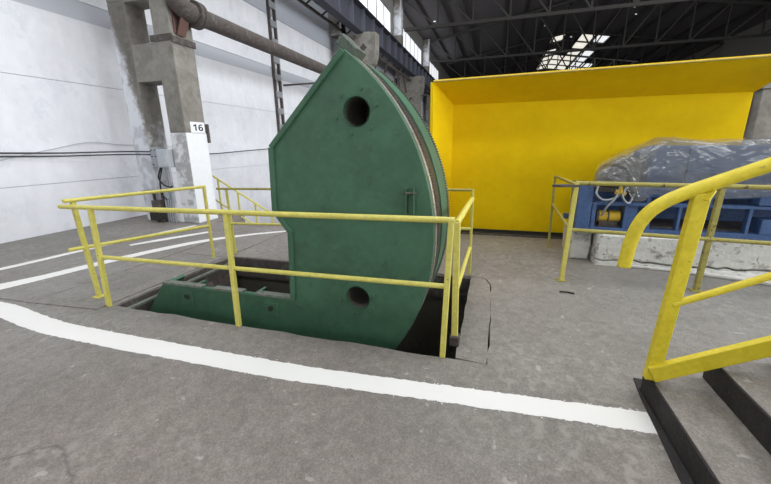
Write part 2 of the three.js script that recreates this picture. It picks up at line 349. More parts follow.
// upright factory window: steel frame, mullions and glazed panes; axis 'x' faces along x, 'z' along z
function factoryWindow(axis, c, y0, y1, half, plane, nx, ny, face, mat = MAT.glow) {
  const w = structure('window_' + ++windowCount), P = (a0, a1, b0, b1, t0, t1, r) => axis === 'x' ? bx(plane + t0, plane + t1, b0, b1, c + a0, c + a1, r) : bx(c + a0, c + a1, b0, b1, plane + t0, plane + t1, r);
  const f = [], dx = 2 * half / nx, dy = (y1 - y0) / ny;
  for (let i = 0; i <= nx; i++) f.push(P(-half + i * dx - 0.035, -half + i * dx + 0.035, y0, y1, -0.04, 0.04, 0));
  for (let j = 0; j <= ny; j++) f.push(P(-half, half, y0 + j * dy - 0.035, y0 + j * dy + 0.035, -0.04, 0.04, 0));
  part('window_frame', f, MAT.frame, w);
  for (let i = 0; i < nx; i++) for (let j = 0; j < ny; j++) part('window_pane', P(-half + i * dx + 0.03, -half + (i + 1) * dx - 0.03, y0 + j * dy + 0.03, y0 + (j + 1) * dy - 0.03, -0.01, 0.01, 0), mat, w);
  return w;
}
for (const z of sideWin) { factoryWindow('x', z, 1.6, 9, 2.7, hallR + 0.12, 3, 4); areaLight(5.2, 7.2, [hallR - 0.02, 5.3, z], [0, 5.3, z], LIGHT.side); }
for (const x of addedRearWin) { factoryWindow('z', x, 2, 7, 2.4, hallFront + 0.12, 3, 3); areaLight(4.6, 4.8, [x, 4.5, hallFront - 0.02], [x, 4.5, 0], LIGHT.rear); }
// clerestory strip above the crane girder on the left
for (const [z0, z1] of [[-6.9, -17.9], [-19.3, -29.9], [-31.3, -41.9], [-43.3, -53.9]]) {
  const c = (z0 + z1) / 2, half = Math.abs(z1 - z0) / 2;
  factoryWindow('x', c, 9.85, 11.5, half, wallX - 0.1, 6, 1); areaLight(half * 2 - 0.4, 1.5, [wallX + 0.03, 10.67, c], [0, 10.67, c], LIGHT.high);
}
part('wall_pier', [bx(wallX - 0.4, wallX, 9.85, 11.5, hallFront + 0.3, -6.9, 0), ...[-18.6, -30.6, -42.6].map((z) => bx(wallX - 0.4, wallX, 9.85, 11.5, z + 0.7, z - 0.7, 0)), bx(wallX - 0.4, wallX, 9.85, 11.5, -53.9, hallEnd, 0)], MAT.hallWall, wallLeft);

// roof: two dark slopes with purlins; glazed rooflights (over the near bays, and one far one with broken panes)
const ridgeX = 7.8, ridgeY = 15.4, eaveY = 12.6;
const roofY = (x) => eaveY + (ridgeY - eaveY) * (1 - Math.abs(x - ridgeX) / 16.6);
const roofSkylights = [[-3.5, 0.2, 9, -17], [9.4, 13.1, 9, -17]];
const farLight = [6.0, 14.6, -56, -80];
{
  const g = [], TH = 0.18;
  const strip = (x0, x1, z0, z1) => { const s = poly([[x0, roofY(x0)], [x1, roofY(x1)], [x1, roofY(x1) + TH], [x0, roofY(x0) + TH]]); g.push(slab(s, z1, z0, 0)); };
  const F = hallFront + 0.3, [fx0, fx1, fz0, fz1] = farLight;
  strip(-8.9, -3.5, F, hallEnd); strip(-3.5, 0.2, F, 9); strip(-3.5, 0.2, -17, hallEnd); strip(0.2, fx0, F, hallEnd);
  strip(fx0, ridgeX, F, fz0); strip(fx0, ridgeX, fz1, hallEnd); strip(ridgeX, 9.4, F, fz0); strip(ridgeX, 9.4, fz1, hallEnd);
  strip(9.4, 13.1, F, 9); strip(9.4, 13.1, -17, fz0); strip(9.4, 13.1, fz1, hallEnd); strip(13.1, fx1, F, fz0); strip(13.1, fx1, fz1, hallEnd); strip(fx1, hallR + 0.35, F, hallEnd);
  part('roof_deck', g, MAT.roof, ceiling);
  for (const x of [-7, -5.2, -3.55, 0.25, 2.1, 4.1, 6.2, 9.3, 11.2, 13.2, 15.2, 17.2, 19.2, 21.4]) part('purlin', bar([x, roofY(x) - 0.12, hallFront], [x, roofY(x) - 0.12, hallEnd], 0.1, 0.22, 0), MAT.roofSteel, ceiling);
  for (const [x0, x1, z0, z1] of roofSkylights) {
    const w = structure('window_' + ++windowCount), n = 9, dz = (z1 - z0) / n, f = [];
    for (let k = 0; k <= n; k++) f.push(bar([x0, roofY(x0) + 0.05, z0 + k * dz], [x1, roofY(x1) + 0.05, z0 + k * dz], 0.08, 0.12, 0));
    for (const x of [x0, (x0 + x1) / 2, x1]) f.push(bar([x, roofY(x) + 0.05, z0], [x, roofY(x) + 0.05, z1], 0.08, 0.12, 0));
    part('window_frame', f, MAT.roofSteel, w);
    for (let k = 0; k < n; k++) for (let h = 0; h < 2; h++) { const a = x0 + (x1 - x0) * h / 2, b = x0 + (x1 - x0) * (h + 1) / 2; part('window_pane', slab(poly([[a, roofY(a) + 0.08], [b, roofY(b) + 0.08], [b, roofY(b) + 0.1], [a, roofY(a) + 0.1]]), z0 + k * dz, z0 + (k + 1) * dz, 0), MAT.glow, w); }
    const m = (x0 + x1) / 2, tilt = x0 < ridgeX ? 0.169 : -0.169;
    for (let k = 0; k < 3; k++) { const zc = z0 + (z1 - z0) * (k + 0.5) / 3; areaLight(3.4, 8, [m, roofY(m) - 0.32, zc], [m + tilt, roofY(m) - 1.32, zc], LIGHT.roof); }
  }
  // far rooflight: a grid of panes, some boarded, so dark
  const [x0, x1, z0, z1] = farLight, w = structure('window_' + ++windowCount), nx = 5, nz = 6, dx = (x1 - x0) / nx, dz = (z1 - z0) / nz, f = [];
  for (let k = 0; k <= nz; k++) for (const [a, b] of [[x0, ridgeX], [ridgeX, x1]]) f.push(bar([a, roofY(a) + 0.02, z0 + k * dz], [b, roofY(b) + 0.02, z0 + k * dz], 0.26, 0.16, 0));
  for (let k = 0; k <= nx; k++) f.push(bar([x0 + k * dx, roofY(x0 + k * dx) + 0.02, z0], [x0 + k * dx, roofY(x0 + k * dx) + 0.02, z1], 0.18, 0.16, 0));
  part('window_frame', f, MAT.roof, w);
  for (let i = 0; i < nx; i++) for (let k = 0; k < nz; k++) {
    const a = x0 + i * dx + 0.05, b = a + dx - 0.1, dark = (k === 0 && (i === 1 || i === 4)) || (k === 1 && i !== 2 && rnd() < 0.75) || (k < 4 && i === 4 && k > 1) || rnd() < 0.06;
    part(dark ? 'roof_board' : 'window_pane', slab(poly([[a, roofY(a) + 0.1], [b, roofY(b) + 0.1], [b, roofY(b) + 0.13], [a, roofY(a) + 0.13]]), z0 + k * dz - 0.05, z0 + (k + 1) * dz + 0.05, 0), dark ? MAT.roof : (i > 2 ? MAT.glow : MAT.glowWarm), w);
  }
  areaLight(6, 19, [9.75, roofY(9.75) - 0.45, -67.5], [9.6, roofY(9.75) - 1.45, -67.5], LIGHT.far);
  // chinks of daylight through the old roof covering
  for (const [x, z] of [[2, -34], [9.5, -44], [12.2, -46], [13, -48], [8.5, -58], [10.2, -62], [4.4, -50], [6.6, -40], [-6.5, -38], [12.6, -58], [11.2, -66], [10, -37]]) { const s = rr(0.06, 0.13); part('roof_chink_window', bar([x - s, roofY(x - s) - 0.012, z], [x + s, roofY(x + s) - 0.012, z], s * 1.6, 0.02, 0), MAT.glow, ceiling); }
}

// ---------------------------------------------------------------- columns of the left row
const colZ0 = -6.2, colZ1 = -6.77;
function corbelShape() { const s = new THREE.Shape(); s.moveTo(-7.2, 5.5); s.lineTo(-6.2, 5.5); s.quadraticCurveTo(-6.02, 5.55, -5.96, 6.1); s.lineTo(-5.95, 6.9); s.lineTo(-7.9, 6.9); s.lineTo(-7.9, 5.5); s.closePath(); return s; }
function column(z, label, first) {
  const t = thing('concrete_column', label, 'column', [-6.9, 0, z], null), z0 = z + 0.42, z1 = z - 0.15, z2 = z - 0.05;
  const base = first ? 1.93 : 1.4, lo = first ? -0.0 : 0;
  part('inner_leg', bx(-6.64, -6.22, base, 6.95, z0, z1, 0.02), MAT.concrete, t);
  part('painted_base', bx(-6.645, -6.215, lo, base, z0 + 0.004, z1 - 0.004, 0.02), MAT.foot, t, { label: 'whitewashed foot of the inner leg' });
  part('outer_leg', bx(-7.72, -7.27, first ? 4.45 : 1.5, 6.95, z0, z2, 0.02), MAT.concrete, t);
  part('outer_leg', bx(-7.72, -7.27, 0, first ? 4.45 : 1.5, z0, z2, 0.02), MAT.smear, t, { label: 'lower outer leg smeared with whitewash' });
  part('strut', bx(-7.3, -6.6, 2.95, 3.66, z0 - 0.01, z2 + 0.01, 0.015), MAT.concrete, t);
  part('strut', bx(-7.3, -6.6, 4.42, 5.6, z0 - 0.01, z2 + 0.01, 0.015), MAT.concrete, t);
  part('strut', bx(-7.3, -6.6, 0, 0.22, z0 - 0.01, z2 + 0.01, 0.015), MAT.whitePaint, t);
  part('corbel', slab(corbelShape(), z0 + 0.02, z1 - 0.02, 0.02), MAT.concrete, t);
  part('upper_leg', bx(-8.42, -7.76, 6.96, 12.65, z0 - 0.1, z1 - 0.1, 0.02), first ? MAT.concrete : MAT.smear, t);
  return t;
}
const col1 = column(-6.62, 'two-legged concrete column by the left wall, numbered 16, with white foot', true);
{
  part('clamp_band', [bx(-6.74, -6.19, 3.66, 3.78, colZ0 - 0.01, colZ0 + 0.015, 0.004), bx(-6.215, -6.185, 3.62, 3.74, colZ0 + 0.01, colZ1 - 0.01, 0.004)], MAT.iron, col1, { label: 'rusty steel band clamped round the inner leg' });
  // number plate
  const cv = document.createElement('canvas'); cv.width = 320; cv.height = 168; const c = cv.getContext('2d');
  c.fillStyle = '#e9ebee'; c.fillRect(0, 0, 320, 168); c.fillStyle = '#15171c'; c.font = 'bold 158px sans-serif'; c.textAlign = 'center'; c.textBaseline = 'middle'; c.setTransform(1.5, 0, 0, 1, 0, 0); c.fillText('16', 107, 88);
  const tx = new THREE.CanvasTexture(cv); tx.colorSpace = THREE.SRGBColorSpace;
  const plate = part('number_plate', bx(-6.216, -6.203, 1.93, 2.15, -6.34, -6.72, 0.002), MAT.whitePaint, col1, { label: 'white plate with black number 16' });
  const face = new THREE.Mesh(new THREE.PlaneGeometry(0.36, 0.2), std({ map: tx, roughness: 0.7 })); face.name = 'number_print'; face.rotation.y = Math.PI / 2;
  const o = origin(plate); face.position.set(-6.2 - o.x, 2.04 - o.y, -6.53 - o.z); plate.add(face); face.castShadow = face.receiveShadow = true;
  part('end_bracket', bx(-6.24, -6.17, 1.72, 2.12, -6.77, -6.82, 0.006), MAT.iron, col1);
}
column(-18.62, 'concrete column behind the top of the green cradle', false);
column(-30.62, 'distant concrete column left of the yellow booth edge, between window strips', false);
column(-42.62, 'farthest pale concrete column, just above the left corner of the yellow booth', false);

// crane girder on the corbels
{
  const t = thing('crane_girder', 'long dark steel crane girder with upright stiffeners under the high windows', 'girder', [-6.8, 6.92, -30]);
  part('web', bx(-6.82, -6.78, 6.98, 8.04, 8, -56, 0), MAT.girder, t);
  part('top_flange', bx(-7.05, -6.5, 8.02, 8.08, 8, -56, 0), MAT.girder, t);
  part('bottom_flange', bx(-7.0, -6.58, 6.92, 6.98, 8, -56, 0), MAT.girder, t);
  part('crane_rail', bx(-6.85, -6.75, 8.08, 8.22, 8, -56, 0), MAT.iron, t);
  for (let z = -8; z > -52; z -= 1.5) part('stiffener', bx(-6.78, -6.58, 6.98, 8.02, z - 0.02, z + 0.02, 0), MAT.girderLight, t);
  const w = thing('girder_walkway', 'narrow steel lattice walkway along the wall side of the crane girder', 'walkway', [-7.7, 7.9, -30]);
  part('deck', bx(-7.74, -7.08, 7.96, 8.0, 8, -56, 0), MAT.girder, w);
  for (let z = -9; z > -30; z -= 1.4) { part('lattice_bar', bar([-7.7, 7.9, z], [-7.12, 7.1, z - 0.7], 0.07, 0.07, 0), MAT.iron, w); part('lattice_bar', bar([-7.7, 7.1, z], [-7.12, 7.9, z - 0.7], 0.07, 0.07, 0), MAT.iron, w); }
  part('lattice_chord', [bar([-7.7, 7.1, 8], [-7.7, 7.1, -56], 0.08, 0.1, 0), bar([-7.12, 7.1, 8], [-7.12, 7.1, -56], 0.08, 0.1, 0)], MAT.iron, w);
  const b = thing('cross_bracing', 'rusty angle bracing between columns under the crane girder', 'bracing', [-6.95, 0, -24.6]);
  for (const [a, c] of [[[-6.95, 5.3, -18.84], [-6.95, 2.2, -24.6]], [[-6.95, 5.3, -30.1], [-6.95, 2.2, -24.6]], [[-6.95, 6.6, -18.84], [-6.95, 6.6, -30.1]], [[-6.95, 4.4, -22], [-6.95, 6.6, -23.4]], [[-6.95, 4.4, -27.2], [-6.95, 6.6, -25.8]], [[-6.95, 4.4, -22], [-6.95, 4.4, -27.2]], [[-6.95, 5.5, -20.7], [-6.95, 6.6, -21.6]], [[-6.95, 5.5, -28.5], [-6.95, 6.6, -27.6]]]) part('brace', bar(a, c, 0.12, 0.12, 0), MAT.iron, b);
}

// roof trusses
function truss() {
  const t = thing('roof_truss', 'dark steel roof truss spanning the hall, nearest of those above the yellow booth', 'truss', [2.8, 10.4, -30.6]), z = -30.6;
  const yb = 10.4, bot = [], n = 12, x0 = -7.6, x1 = hallR;
  part('bottom_chord', bar([x0, yb, z], [x1, yb, z], 0.22, 0.22, 0), MAT.roofSteel, t);
  part('top_chord', bar([x0, roofY(x0) - 0.35, z], [ridgeX, roofY(ridgeX) - 0.35, z], 0.22, 0.22, 0), MAT.roofSteel, t);
  part('top_chord', bar([x1, roofY(x1) - 0.35, z], [ridgeX, roofY(ridgeX) - 0.35, z], 0.22, 0.22, 0), MAT.roofSteel, t);
  for (let k = 0; k <= n; k++) {
    const a = x0 + (x1 - x0) * k / n, b = x0 + (x1 - x0) * (k + 1) / n;
    if (k > 0 && k < n) part('post', bar([a, yb, z], [a, roofY(a) - 0.35, z], 0.12, 0.12, 0), MAT.roofSteel, t);
    if (k < n) part('diagonal', k < n / 2 ? bar([a, roofY(a) - 0.35, z], [b, yb, z], 0.12, 0.12, 0) : bar([a, yb, z], [b, roofY(b) - 0.35, z], 0.12, 0.12, 0), MAT.roofSteel, t);
  }
  return t;
}
const tr1 = truss();
[[-42.6, 'second dark steel roof truss above the yellow booth, behind the nearest'], [-54.6, 'third dark steel roof truss, in front of the far rooflight'], [-66.6, 'farthest dark steel roof truss, crossing under the far rooflight']].forEach(([z, label]) => {
  const c = tr1.clone(); c.name = numbered('roof_truss'); c.position.z = z; c.userData = { ...tr1.userData, label }; scene.add(c);
});

// right row column seen past the end of the yellow booth
{
  const t = thing('concrete_pillar', 'low grey concrete pillar past the right end of the yellow booth', 'pillar', [6.6, 0, -12]);
  part('shaft', bx(6.1, 7.0, 0, 2.8, -11.6, -12.4, 0.02), MAT.concrete, t);
  part('cap', bx(6.04, 7.06, 2.8, 2.95, -11.55, -12.45, 0.02), MAT.concrete, t);
  const s = thing('switch_cabinet', 'dark blue cabinet fixed high behind the right end of the yellow booth', 'cabinet', [5.9, 2.2, -12]);
  part('cabinet_body', bx(5.35, 6.08, 1.95, 2.75, -11.9, -12.2, 0.02), MAT.girder, s);
  part('cabinet_door', bx(5.42, 6.02, 2.0, 2.7, -11.86, -11.9, 0.008), std({ color: '#2b3048', roughness: 0.5 }), s);
  part('stand', [bx(5.4, 5.46, 0, 1.95, -12.0, -12.06, 0), bx(5.97, 6.03, 0, 1.95, -12.0, -12.06, 0)], MAT.iron, s);
}

// ---------------------------------------------------------------- pipe, cables, boxes on the left
{
  const t = thing('steel_pipe', 'thick rusty steel pipe running along the left wall above the column band', 'pipe', [-6.0, 4.2, -12]);
  part('pipe_run', rod([-6.0, 4.2, -6.55], [-6.0, 4.2, -18.3], 0.17, 24), MAT.iron, t);
  part('flange', [rod([-6.0, 4.2, -6.6], [-6.0, 4.2, -6.68], 0.25, 24), rod([-6.0, 4.2, -6.7], [-6.0, 4.2, -6.76], 0.25, 24)], MAT.iron, t);
  part('elbow', [tube([[-6.0, 4.2, -6.62], [-6.0, 4.22, -6.42], [-6.02, 4.36, -6.25], [-6.03, 4.6, -6.2], [-6.03, 5.4, -6.2]], 0.18, 30, 20)], MAT.iron, t);
  part('pipe_bracket', [bar([-6.18, 3.78, -6.42], [-6.02, 4.08, -6.42], 0.2, 0.03, 0.003), bx(-6.214, -6.19, 3.8, 4.5, -6.28, -6.5, 0.004)], std({ color: '#6a4f49', roughness: 0.85 }), t, { label: 'rust brown bracket plate' });
  for (const z of [-13.7]) part('pipe_strap', [rod([-6.0, 4.2, z - 0.03], [-6.0, 4.2, z + 0.03], 0.185, 24), bar([-6.0, 4.02, z], [-8.44, 4.02, z], 0.05, 0.06, 0)], MAT.iron, t);
  const b = thing('lattice_post', 'thin steel lattice post standing against the left wall behind the pipe', 'post', [-8.35, 0, -13.2]);
  part('channel', bx(-8.44, -8.34, -2.4, 7.9, -12.98, -13.06, 0), MAT.iron, b); part('channel', bx(-8.44, -8.34, -2.4, 7.9, -13.34, -13.42, 0), MAT.iron, b);
  for (let y = 0.4; y < 7.8; y += 0.62) part('batten_plate', bx(-8.37, -8.33, y, y + 0.22, -13.0, -13.4, 0), MAT.galvan, b);
  const cab = [[1.58, 1.5], [1.52, 1.44]];
  cab.forEach(([ya, yb], i) => {
    const t2 = part('wall_cable', tube([[-8.41, ya + 0.03, -1.5], [-8.41, ya + 0.015, -3], [-8.41, ya, -4], [-8.4, ya - 0.015, -4.7], [-8.36, ya - 0.025, -5.2], [-8.0, yb + 0.06, -5.72], [-7.5, yb + 0.06, -6.0], [-7.14, yb + 0.05, -6.12]], 0.014, 120, 8), MAT.cable);
    describe(t2, i ? 'lower of two dark cables running along the left wall to the junction box' : 'upper of two dark cables running along the left wall to the junction box', 'cable');
  });
  describe(part('wall_cable', tube([[-8.41, 1.46, -7.6], [-8.41, 1.44, -9.2], [-8.41, 1.5, -10.8], [-8.41, 1.58, -12.9]], 0.014, 50, 8), MAT.cable), 'dark cable sagging on the white wall between the column and green cradle', 'cable');
  describe(part('wall_wire', tube([[-8.43, 1.45, -4.2], [-8.43, 1.62, -5.0], [-8.43, 1.77, -5.8], [-8.43, 1.72, -6.4], [-8.43, 1.66, -8]], 0.008, 60, 6), MAT.boxGrey), 'thin pale wire peaking above the dark cables on the left wall', 'wire');
  const j = thing('junction_box', 'pale grey junction box between the legs of the numbered column', 'junction box', [-6.95, 1.2, -6.1]);
  part('box_body', bx(-7.16, -6.98, 1.22, 1.64, -6.1, -6.3, 0.01), MAT.galvan, j); part('box_body', bx(-6.98, -6.68, 1.22, 1.6, -6.08, -6.28, 0.01), MAT.boxGrey, j, { label: 'lighter right half of the box' });
  part('box_cover', bx(-6.95, -6.71, 1.25, 1.57, -6.06, -6.085, 0.006), MAT.boxGrey, j);
  for (const [x, y] of [[-7.12, 1.58], [-7.02, 1.58], [-7.12, 1.45], [-7.02, 1.45], [-7.12, 1.28]]) part('cover_screw', rod([x, y, -6.1], [x, y, -6.085], 0.013, 8), MAT.grime, j);
  part('mounting_bar', [bx(-7.3, -6.6, 1.56, 1.6, -6.3, -6.34, 0), bx(-7.3, -6.6, 1.26, 1.3, -6.3, -6.34, 0)], MAT.iron, j);
  const c = thing('conduit_bundle', 'bundle of grey vertical conduits below the junction box', 'conduit', [-6.9, 0, -6.1]);
  for (const x of [-6.98, -6.92, -6.86, -6.79]) part('conduit', rod([x, 0, -6.13], [x, x < -6.9 ? 0.55 : 1.215, -6.13], 0.02, 10), MAT.galvan, c);
  part('flexible_cable', tube([[-6.98, 1.215, -6.13], [-7.0, 1.0, -6.06], [-6.86, 0.85, -6.04], [-6.76, 0.8, -6.1], [-6.72, 0.82, -6.13]], 0.016, 30, 8), MAT.rubber, c);
  part('flexible_cable', tube([[-6.94, 1.215, -6.13], [-6.97, 0.92, -6.05], [-7.02, 0.62, -6.1], [-6.95, 0.5, -6.13]], 0.014, 30, 8), MAT.rubber, c);
  part('saddle_plate', bx(-7.02, -6.76, 0.5, 0.72, -6.14, -6.17, 0.004), MAT.boxGrey, c);
  const s = thing('pedestal_box', 'small rusty switch box on a grey shelf at the foot of the numbered column', 'switch box', [-7.3, 0, -6.1]);
  part('shelf', bx(-7.52, -7.06, 0.68, 0.71, -6.0, -6.2, 0.004), MAT.iron, s); part('box_body', bx(-7.36, -7.08, 0.06, 0.34, -5.98, -6.18, 0.01), MAT.grime, s); part('box_body', bx(-7.3, -7.1, 0.34, 0.5, -6.02, -6.18, 0.01), MAT.iron, s);
  part('support', [bx(-7.34, -7.3, 0, 0.68, -6.12, -6.16, 0), bx(-7.1, -7.06, 0, 0.68, -6.12, -6.16, 0)], MAT.iron, s);
}
// handrail of the stairs that go down behind the floor edge
{
  const t = thing('stair_handrail', 'thin yellow sloping handrail going down behind the floor edge beside the numbered column', 'handrail', [-5.2, -0.9, -7.3]), z = -7.3;
  part('top_rail', rod([-6.8, 1.0, z], [-4.75, -0.14, z], 0.022), MAT.rail, t);
  part('mid_rail', rod([-6.8, 0.4, z], [-4.75, -0.74, z], 0.02), MAT.rail, t);
  for (const x of [-6.56, -6.02, -5.55, -5.12]) { const y = 1.0 - 0.556 * (x + 6.8); part('post', bar([x, y, z], [x, y - 1.05, z], 0.035, 0.035, 0.003), MAT.rail, t); }
  const st = thing('sunken_stair', 'concrete stair going down behind the floor edge by the numbered column', 'stair', [-4.4, -2.4, -7]);
  for (let k = 0; k < 10; k++) part('step', bx(-5.95 + k * 0.29, -5.95 + (k + 1) * 0.29 + 0.02, -2.4, -0.2 - k * 0.2, -6.45, -7.26, 0.006), MAT.lime, st);
}

// ---------------------------------------------------------------- yellow booth
{
  const t = thing('yellow_booth', 'big bright yellow sheet metal booth with flared hood across the hall', 'booth', [1.4, 0, -6.9]);
  const bl = [-0.77, -6.85], br = [3.48, -6.85];
  const quad = (pts, th) => {                                                   // a plate through four points, with thickness
    const P = pts.map((p) => V(...p)), n = P[1].clone().sub(P[0]).cross(P[3].clone().sub(P[0])).normalize().multiplyScalar(th), Q = P.map((p) => p.clone().sub(n));
    const g = new THREE.BufferGeometry(), v = [], f = (a, b, c, d) => { for (const q of [a, b, c, a, c, d]) v.push(q.x, q.y, q.z); };
    f(P[0], P[1], P[2], P[3]); f(Q[3], Q[2], Q[1], Q[0]);
    for (let i = 0; i < 4; i++) { const j = (i + 1) % 4; f(Q[i], Q[j], P[j], P[i]); }
    g.setAttribute('position', new THREE.Float32BufferAttribute(v, 3)); g.computeVertexNormals(); return g;
  };
  part('back_panel', bx(bl[0] - 0.05, br[0] + 0.02, 0.035, 2.285, -6.85, -6.95, 0.004), MAT.yellowWall, t);
  part('side_wing', quad([[-1.02, 0.03, -6.0], [-0.79, 0.03, -6.87], [-0.79, 2.28, -6.87], [-1.02, 2.555, -6.0]], 0.05), MAT.yellowWall, t);
  part('hood', quad([[-0.79, 2.28, -6.87], [3.48, 2.28, -6.87], [3.36, 2.6, -6.02], [-1.02, 2.555, -6.0]], 0.03), MAT.yellowWall, t);
  part('hood_gusset', quad([[3.48, 2.28, -6.87], [3.5, 2.26, -6.87], [3.52, 2.52, -6.02], [3.36, 2.6, -6.02]], 0.02), MAT.yellowWall, t);
  part('hood_edge', rod([-1.02, 2.56, -6.0], [3.36, 2.605, -6.02], 0.014, 8), std({ color: '#b9a24a', roughness: 0.6 }), t);
  part('back_frame', [bx(-0.8, -0.7, 0, 2.28, -6.95, -7.05, 0), bx(1.3, 1.4, 0, 2.28, -6.95, -7.05, 0), bx(3.4, 3.5, 0, 2.28, -6.95, -7.05, 0)], MAT.iron, t);
  part('bottom_seal', bx(-0.82, 3.5, 0, 0.05, -6.8, -6.93, 0.004), MAT.rubber, t, { label: 'dark strip along the foot of the booth' });
  const tr = thing('floor_track', 'dark steel floor track in front of the yellow booth', 'track', [1.3, 0, -6.7]);
  part('track_rail', bx(-0.9, 3.6, 0, 0.03, -6.56, -6.6, 0.004), MAT.iron, tr); part('track_rail', bx(-0.9, 3.6, 0, 0.025, -6.7, -6.74, 0.004), MAT.grime, tr);
}

// ---------------------------------------------------------------- green tilting cradle in the pit
{
  const cx = -2.268, cy = 0.865, R = 1.825, zF = -2.75, zB = -3.65;
  const t = thing('tilting_cradle', 'huge dark green steel tilting cradle with curved toothed rim standing in the pit', 'machine', [cx, -0.96, -3.2]);
  const ang = (x, y) => Math.atan2(y - cy, x - cx);
  const a0 = ang(-1.16, 2.3), a1 = ang(-3.72, -0.24) - 0 ;                      // from apex clockwise to arm end
  const aEnd = a1 - (a1 > a0 ? 2 * Math.PI : 0);
  function outline(grow = 0) {
    const s = new THREE.Shape(); s.moveTo(cx + R * Math.cos(a0), cy + R * Math.sin(a0));
    s.absarc(cx, cy, R + grow, a0, aEnd, true);
    s.lineTo(-3.38, 0.2); s.lineTo(-1.775, 0.2); s.lineTo(-1.745, 0.86); s.lineTo(-1.885, 1.05); s.lineTo(-1.862, 1.6); s.closePath(); return s;
  }
  const H = [[-1.07, 1.86, 0.112], [-1.115, 0.285, 0.11]];
  const front = outline(); for (const [x, y, r] of H) { const p = new THREE.Path(); p.absarc(x, y, r, 0, Math.PI * 2, false); front.holes.push(p); }
  const plate = part('side_plate', slab(front, zF, zF - 0.045, 0.004, 90), MAT.green, t);
  const rear = new THREE.Shape(); rear.moveTo(cx + R * Math.cos(a0), cy + R * Math.sin(a0)); rear.absarc(cx, cy, R, a0, -1.3, true); rear.lineTo(-1.775, 0.2); rear.lineTo(-1.745, 0.86); rear.lineTo(-1.885, 1.05); rear.lineTo(-1.862, 1.6); rear.closePath();
  const bplate = part('side_plate', slab(rear, zB, zB - 0.045, 0.004, 90), MAT.green, t);
  for (const [x, y, r] of H) {
    const ring = new THREE.Shape(); ring.absarc(x, y, r + 0.02, 0, 7, false); const hole = new THREE.Path(); hole.absarc(x, y, r - 0.002, 0, Math.PI * 2, false); ring.holes.push(hole);
    part('hole_ring', slab(ring, zF + 0.01, zF - 0.005, 0.002, 40), MAT.green, plate);
    const sl = new THREE.CylinderGeometry(r, r, 0.5, 40, 1, true); sl.rotateX(Math.PI / 2).translate(x, y, zF - 0.29);
    part('bearing_sleeve', [sl, new THREE.CylinderGeometry(r, r, 0.02, 40).rotateX(Math.PI / 2).translate(x, y, zF - 0.54)], std({ color: '#5e5952', roughness: 0.8, side: THREE.DoubleSide }), plate);
    for (let k = 0; k < 6; k++) { const a = k * Math.PI / 3 + 0.25; part('bolt', rod([x + Math.cos(a) * (r + 0.06), y + Math.sin(a) * (r + 0.06), zF - 0.005], [x + Math.cos(a) * (r + 0.06), y + Math.sin(a) * (r + 0.06), zF + 0.02], 0.017, 6, 0.014), MAT.green, plate); }
  }
  // curved rim between the plates
  const arc = (r0, r1, z0, z1, mat, name, b0 = a0, b1 = aEnd, parent = t) => {
    const s = new THREE.Shape(); s.absarc(cx, cy, r1, b0, b1, true); s.absarc(cx, cy, r0, b1, b0, false); s.closePath();
    return part(name, slab(s, z0, z1, 0.003, 110), mat, parent);
  };
  arc(R - 0.05, R + 0.001, zF - 0.045, zF - 0.1, MAT.rim, 'rim_flange');
  const track = arc(R - 0.05, R + 0.006, zF - 0.095, zF - 0.145, MAT.track, 'worn_track');
  track.userData.label = 'bare worn steel running track';
  arc(R - 0.16, R - 0.13, zF - 0.06, zB + 0.02, MAT.iron, 'groove_skin');
  arc(R - 0.06, R - 0.004, zF - 0.52, zB + 0.0, MAT.green, 'rim_skin');
  arc(R - 0.14, R - 0.03, zF - 0.49, zF - 0.51, MAT.green, 'rim_web');
  arc(R - 0.14, R - 0.045, zF - 0.13, zF - 0.15, MAT.iron, 'rim_web');
  const rack = arc(R - 0.09, R - 0.012, zF - 0.15, zF - 0.48, MAT.grease, 'gear_rack');
  rack.userData.label = 'black greased gear rack between the plates';
  const teeth = [], teeth2 = [], n = 230;
  for (let k = 0; k < n; k++) {
    const a = a0 + (aEnd - a0) * k / n, b = (aEnd - a0) / n;
    const tooth = (r0, r1, z0, z1, f) => { const s = poly([[cx + r0 * Math.cos(a), cy + r0 * Math.sin(a)], [cx + r1 * Math.cos(a + b * 0.14), cy + r1 * Math.sin(a + b * 0.14)], [cx + r1 * Math.cos(a + b * 0.4), cy + r1 * Math.sin(a + b * 0.4)], [cx + r0 * Math.cos(a + b * f), cy + r0 * Math.sin(a + b * f)]]); return slab(s, z0, z1, 0); };
    teeth.push(tooth(R - 0.03, R + 0.005, zF - 0.2, zF - 0.27, 0.6)); teeth2.push(tooth(R - 0.02, R + 0.01, zB + 0.03, zB - 0.045, 0.6));
  }
  part('rack_teeth', teeth, MAT.iron, rack); part('gear_teeth', teeth2, MAT.iron, bplate);
  // inner faces: upright table, slanted step, arm sides and bed
  const inner = [[-1.16, 2.3], [-1.862, 1.6], [-1.885, 1.05], [-1.745, 0.86], [-1.775, 0.2]];
  for (let k = 0; k < inner.length - 1; k++) part('face_panel', bar([...inner[k], (zF + zB) / 2], [...inner[k + 1], (zF + zB) / 2], Math.abs(zF - zB) + 0.05, 0.04, 0.004, [inner[k + 1][1] - inner[k][1], inner[k][0] - inner[k + 1][0], 0]), MAT.green, t);
  // edge flange standing a little proud of the front plate
  const fl = (a, b, w = 0.028) => bar([...a, zF + 0.002], [...b, zF + 0.002], w, 0.04, 0.004, [0, 0, 1]);
  part('edge_flange', [fl([-1.17, 2.28], [-1.85, 1.6]), fl([-1.848, 1.6], [-1.87, 1.05]), fl([-1.872, 1.05], [-1.732, 0.86]), fl([-1.732, 0.86], [-1.76, 0.2])], MAT.green, t);
  for (const x of [-3.1, -2.3]) part('arm_rib', bx(x - 0.02, x + 0.02, -0.4, 0.15, zF - 0.045, zF - 0.3, 0.004), MAT.green, t);
